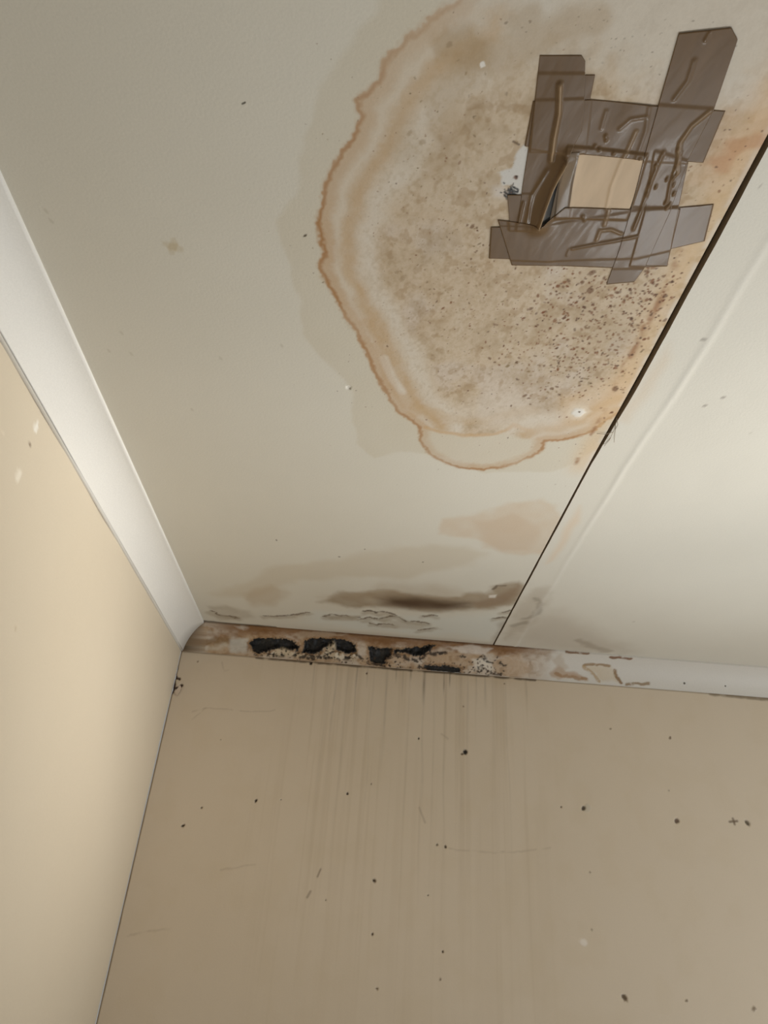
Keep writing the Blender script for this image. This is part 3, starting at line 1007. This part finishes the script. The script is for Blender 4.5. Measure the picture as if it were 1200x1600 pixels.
RID = [(on_ceiling(cr_px(p)), h, w) for p, h, w in RIDGES]
BLIST = on_ceiling(cr_px([(538, 500), (540, 515), (494, 542), (512, 552), (570, 566), (675, 588), (740, 612), (830, 545), (822, 648), (812, 660), (810, 690),
                          (740, 700), (702, 730), (812, 725), (778, 762), (788, 775), (795, 768), (782, 780), (445, 825), (452, 840), (715, 690), (785, 668)]))


TUCK = on_ceiling(cr_px([(372, 598), (322, 700), (288, 790), (265, 862)]))


def wrinkle(X, Y):
    h = np.zeros(X.shape)
    for k, (p, hh, w) in enumerate(RID):
        d = line_d(X, Y, p)
        h += (.6 if k < 2 else .28) * hh * np.exp(-(d / (w * .6)) ** 2)
    for (bx_, by_) in BLIST:
        r = np.hypot(X - bx_, (Y - by_) * .6)
        h += .026 * np.exp(-(r / .018) ** 2)
    h += .08 * np.exp(-(line_d(X, Y, TUCK) / .16) ** 2)
    h += .022 * (fbm(X * 1.6 + Y * .5, Y * .7, 801, 2) - .3) + .0035 * (fbm(X * 8 + Y * 2.6, Y * 2.4, 802, 3) - .3)
    return h


BASE = []      # outlines already stuck down, for stacking


def lifts(X, Y):
    h = np.zeros(X.shape)
    for poly, th in BASE:
        h += th * (1 - sm(.005, .05, sdf(X, Y, poly)))
    return h


def stick(name, A, Bq, mat, th=.005, nu=110, nv=60, extra=None, wr=1.0):
    A = on_ceiling(cr_px(A))
    Bq = on_ceiling(cr_px(Bq))

    def resample(p, n_):
        s_ = np.concatenate([[0], np.cumsum(np.hypot(*np.diff(p, axis=0).T))])
        u = np.linspace(0, s_[-1], n_)
        return np.stack([np.interp(u, s_, p[:, 0]), np.interp(u, s_, p[:, 1])], -1)
    ra, rb = resample(A, nu), resample(Bq, nu)
    t = np.linspace(0, 1, nv)[None, :, None]
    G = ra[:, None] * (1 - t) + rb[:, None] * t
    X, Y = G[..., 0], G[..., 1]
    base = .006 + lifts(X, Y) + wr * wrinkle(X, Y)
    # follow the drooping board
    dr = .10 * sm(11.5, 14.3, X) * sm(-15, -20, Y)
    base = base + dr
    if extra is not None:
        base = base + extra(X, Y)
    cx, cy = X.mean(), Y.mean()
    top = np.stack([(X - cx) * U, (Y - cy) * U, -(base + th) * U], -1)
    bot = np.stack([(X - cx) * U, (Y - cy) * U, -base * U], -1)
    v = np.concatenate([top.reshape(-1, 3), bot.reshape(-1, 3)])
    N = nu * nv
    f = []
    idx = np.arange(N).reshape(nu, nv)
    for i in range(nu - 1):
        for j in range(nv - 1):
            a, b_, c, d = idx[i, j], idx[i + 1, j], idx[i + 1, j + 1], idx[i, j + 1]
            f.append((int(a), int(b_), int(c), int(d)))
            f.append((int(d) + N, int(c) + N, int(b_) + N, int(a) + N))
    loop = list(idx[:, 0]) + list(idx[-1, 1:]) + list(idx[-2::-1, -1]) + list(idx[0, -2:0:-1])
    for a, b_ in zip(loop, loop[1:] + loop[:1]):
        f.append((int(b_), int(a), int(a) + N, int(b_) + N))
    me = mesh_from(name, v, f, smooth=True)
    # light catching the crease crests, painted as a pale tint in the film
    sx_, sy_ = np.concatenate([X.ravel(), X.ravel()]), np.concatenate([Y.ravel(), Y.ravel()])
    st_ = np.zeros(len(sx_))
    for k in (0, 1, 2, 3, 4, 6):
        p, hh, w = RID[k]
        st_ = np.maximum(st_, (.8 if k < 2 else .35) * np.exp(-(line_d(sx_, sy_, p) / .030) ** 2) * (.6 + .4 * vnoise(sx_ * 4, sy_ * 4, k)))
    ca = me.color_attributes.new('crest_highlight', 'FLOAT_COLOR', 'POINT')
    ca.data.foreach_set('color', np.stack([st_, st_, st_, np.ones_like(st_)], -1).astype(np.float32).ravel())
    o = link(name, me, mat)
    o.location = W((cx, cy, 0))
    import bmesh
    bm = bmesh.new()
    bm.from_mesh(me)
    bmesh.ops.recalc_face_normals(bm, faces=bm.faces)
    bm.to_mesh(me)
    bm.free()
    BASE.append((np.vstack([A, Bq[::-1]]), th + .004))
    return o


G1 = 'brown packing tape strips on the ceiling stain'
o = stick('plastic_patch', [(385, 545), (350, 700), (335, 830)], [(700, 575), (665, 700), (620, 830)], M_card, th=.02, nu=60, nv=60)
tag(o, 'beige patch showing as a small square in the middle of the brown tape', 'patch')
o = stick('tape_strip', [(138, 740), (140, 775), (150, 880)], [(230, 740), (225, 775), (220, 880)], M_tape, nu=40)
tag(o, 'small scrap of brown tape peeking out left below the white peeled spot', 'tape', G1)
o = stick('tape_strip', [(262, 252), (250, 400), (235, 560)], [(495, 252), (475, 352), (452, 562)], M_tape)
tag(o, 'short brown tape strip mostly hidden behind the upper left upright strip', 'tape', G1)
o = stick('tape_strip', [(242, 360), (480, 352), (740, 374), (1022, 388)], [(208, 542), (430, 572), (690, 592), (932, 598)], M_tape, nu=140)
tag(o, 'brown tape strip running crosswise above the beige square', 'tape', G1)
o = stick('tape_strip', [(372, 560), (340, 700), (310, 840)], [(432, 560), (405, 690), (384, 830)], M_film, nu=60)
tag(o, 'thin see-through tape edge left of the beige square', 'tape', G1)


o = stick('tape_strip', [(270, 172), (250, 350), (222, 560), (200, 700), (178, 880)],
          [(440, 172), (455, 196), (452, 350), (440, 480), (375, 598), (325, 700), (290, 790), (262, 880)], M_tape, nu=170, nv=70)
tag(o, 'left upright brown tape strip with long raised creases', 'tape', G1)
o = stick('tape_strip', [(70, 872), (300, 870), (660, 800), (975, 765)], [(62, 1000), (300, 1008), (660, 985), (938, 915)], M_tape, nu=140)
tag(o, 'lower crosswise brown tape strip whose right end reaches nearest the ceiling joint', 'tape', G1)
o = stick('tape_strip', [(98, 842), (282, 862), (372, 788), (660, 790), (840, 785)], [(155, 1028), (350, 1030), (550, 1032), (670, 1027), (785, 1020)], M_tape, nu=140)
tag(o, 'lowest crosswise brown tape strip, wrinkled below the beige square', 'tape', G1)
o = stick('tape_strip', [(740, 560), (700, 800), (640, 1018)], [(872, 598), (832, 780), (786, 1018)], M_tape)
tag(o, 'brown tape strip partly hidden under the right long upright strip', 'tape', G1)
o = stick('tape_strip', [(835, 78), (750, 375), (690, 590), (640, 790), (590, 960), (540, 1100)],
          [(1046, 50), (1072, 98), (975, 385), (870, 590), (800, 790), (690, 1035), (652, 1086)], M_tape, nu=200, nv=70)
tag(o, 'longest brown tape strip, upright on the right with shiny small blisters', 'tape', G1)


# ================================================================== SMALL THINGS
def tube_mesh(name, paths, r):
    v, f = [], []
    for pth in paths:
        pth = [Vector(p) for p in pth]
        st_ = len(v)
        for i, p in enumerate(pth):
            t = (pth[min(i + 1, len(pth) - 1)] - pth[max(i - 1, 0)]).normalized()
            a = t.orthogonal().normalized()
            b_ = t.cross(a)
            rr = r * (1 - .5 * i / len(pth))
            for k in range(6):
                th = k * math.pi / 3
                v.append(tuple(p + rr * (a * math.cos(th) + b_ * math.sin(th))))
        for i in range(len(pth) - 1):
            for k in range(6):
                a0 = st_ + i * 6 + k
                a1 = st_ + i * 6 + (k + 1) % 6
                f.append((a0, a1, a1 + 6, a0 + 6))
        f.append(tuple(st_ + k for k in range(5, -1, -1)))
        f.append(tuple(st_ + (len(pth) - 1) * 6 + k for k in range(6)))
    return mesh_from(name, v, f, True)


# frayed joint-tape fibres sticking out of the seam
fb = []
org = on_ceiling([(957, 672)])[0]
for px in ([(963, 656), (959, 668), (952, 684), (944, 696)], [(957, 674), (945, 675), (932, 674)], [(954, 682), (946, 689), (941, 691)],
           [(962, 664), (960, 675), (959, 688)], [(963, 652), (965, 660), (961, 668)]):
    q = on_ceiling(px)
    fb.append([((a[0] - org[0]) * U, (a[1] - org[1]) * U, -(.03 + .05 * math.sin(i * 1.1)) * U) for i, a in enumerate(q)])
o = link('joint_fibre', tube_mesh('joint_fibre', fb, .0005), material('fibre', (140, 126, 108), rough=.9))
o.location = W((org[0], org[1], 0))
tag(o, 'frayed grey fibres sticking out of the open ceiling joint below the ring stain', 'fibre')

# nail heads in the clean end of the back cornice
M_nail = material('nail_head', (112, 106, 98), rough=.5)
for k, (px, lab) in enumerate((((1069, 1068), 'small grey nail head in the back cornice, left one of two'),
                               ((1133, 1072), 'small grey nail head in the back cornice, right one near the frame edge'))):
    kk = np.argmin((PXK - px[0]) ** 2 + (PYK - px[1]) ** 2)
    r_, c_ = np.unravel_index(kk, PXK.shape)
    pos = Vector(W(Q[r_, c_]))
    nn = Vector((0, nrm[r_, 0], -nrm[r_, 1])).normalized()
    vs, fs = [], []
    ra = .0030 if k == 0 else .0022
    a = nn.orthogonal().normalized()
    b_ = nn.cross(a)
    for ring_r, dz in ((1, -.002), (1, .0006), (.75, .0011), (.35, .0007)):
        for i in range(14):
            th = i / 14 * 2 * math.pi
            vs.append(tuple(ra * ring_r * (a * math.cos(th) + b_ * math.sin(th)) + nn * dz))
    for r0 in range(3):
        for i in range(14):
            j = (i + 1) % 14
            fs.append((r0 * 14 + i, r0 * 14 + j, r0 * 14 + 14 + j, r0 * 14 + 14 + i))
    fs.append(tuple(range(42, 56)))
    o = link('nail', mesh_from('nail', vs, fs, False), M_nail)
    o.location = pos
    tag(o, lab, 'nail', 'nails in the back cornice')

# curled plaster flake in the wall corner just below the cornices
q = on_back([(273, 1082), (283, 1072), (284, 1077), (277, 1088)])
cen = q.mean(0)
vs = []
N = 7
for side in (0, 1):
    for i in range(N):
        for j in range(N):
            u, v_ = i / (N - 1), j / (N - 1)
            p = (q[0] * (1 - u) + q[1] * u) * (1 - v_) + (q[3] * (1 - u) + q[2] * u) * v_
            jag = .03 * (hash2(np.array([i * 1.]), np.array([j * 1.]), 3)[0] - .5)
            curl = .03 + .16 * (u * .6 + .4 * (1 - v_)) ** 2 + side * .02
            vs.append(((p[0] - cen[0] + jag) * U, -curl * U, (p[1] - cen[1] + jag) * U))
fs = []
for i in range(N - 1):
    for j in range(N - 1):
        a = i * N + j
        fs.append((a, a + 1, a + N + 1, a + N))
        a += N * N
        fs.append((a, a + N, a + N + 1, a + 1))
bd = [i * N for i in range(N)] + [(N - 1) * N + j for j in range(1, N)] + [i * N + N - 1 for i in range(N - 2, -1, -1)] + list(range(N - 2, 0, -1))
for a, b_ in zip(bd, bd[1:] + bd[:1]):
    fs.append((a, b_, b_ + N * N, a + N * N))
o = link('plaster_flake', mesh_from('plaster_flake', vs, fs, False), material('flake', (206, 188, 168), rough=.8, bump=.4))
o.location = W((cen[0], 0, cen[1]))
tag(o, 'curled flake of pinkish plaster in the wall corner below the cornice', 'flake')
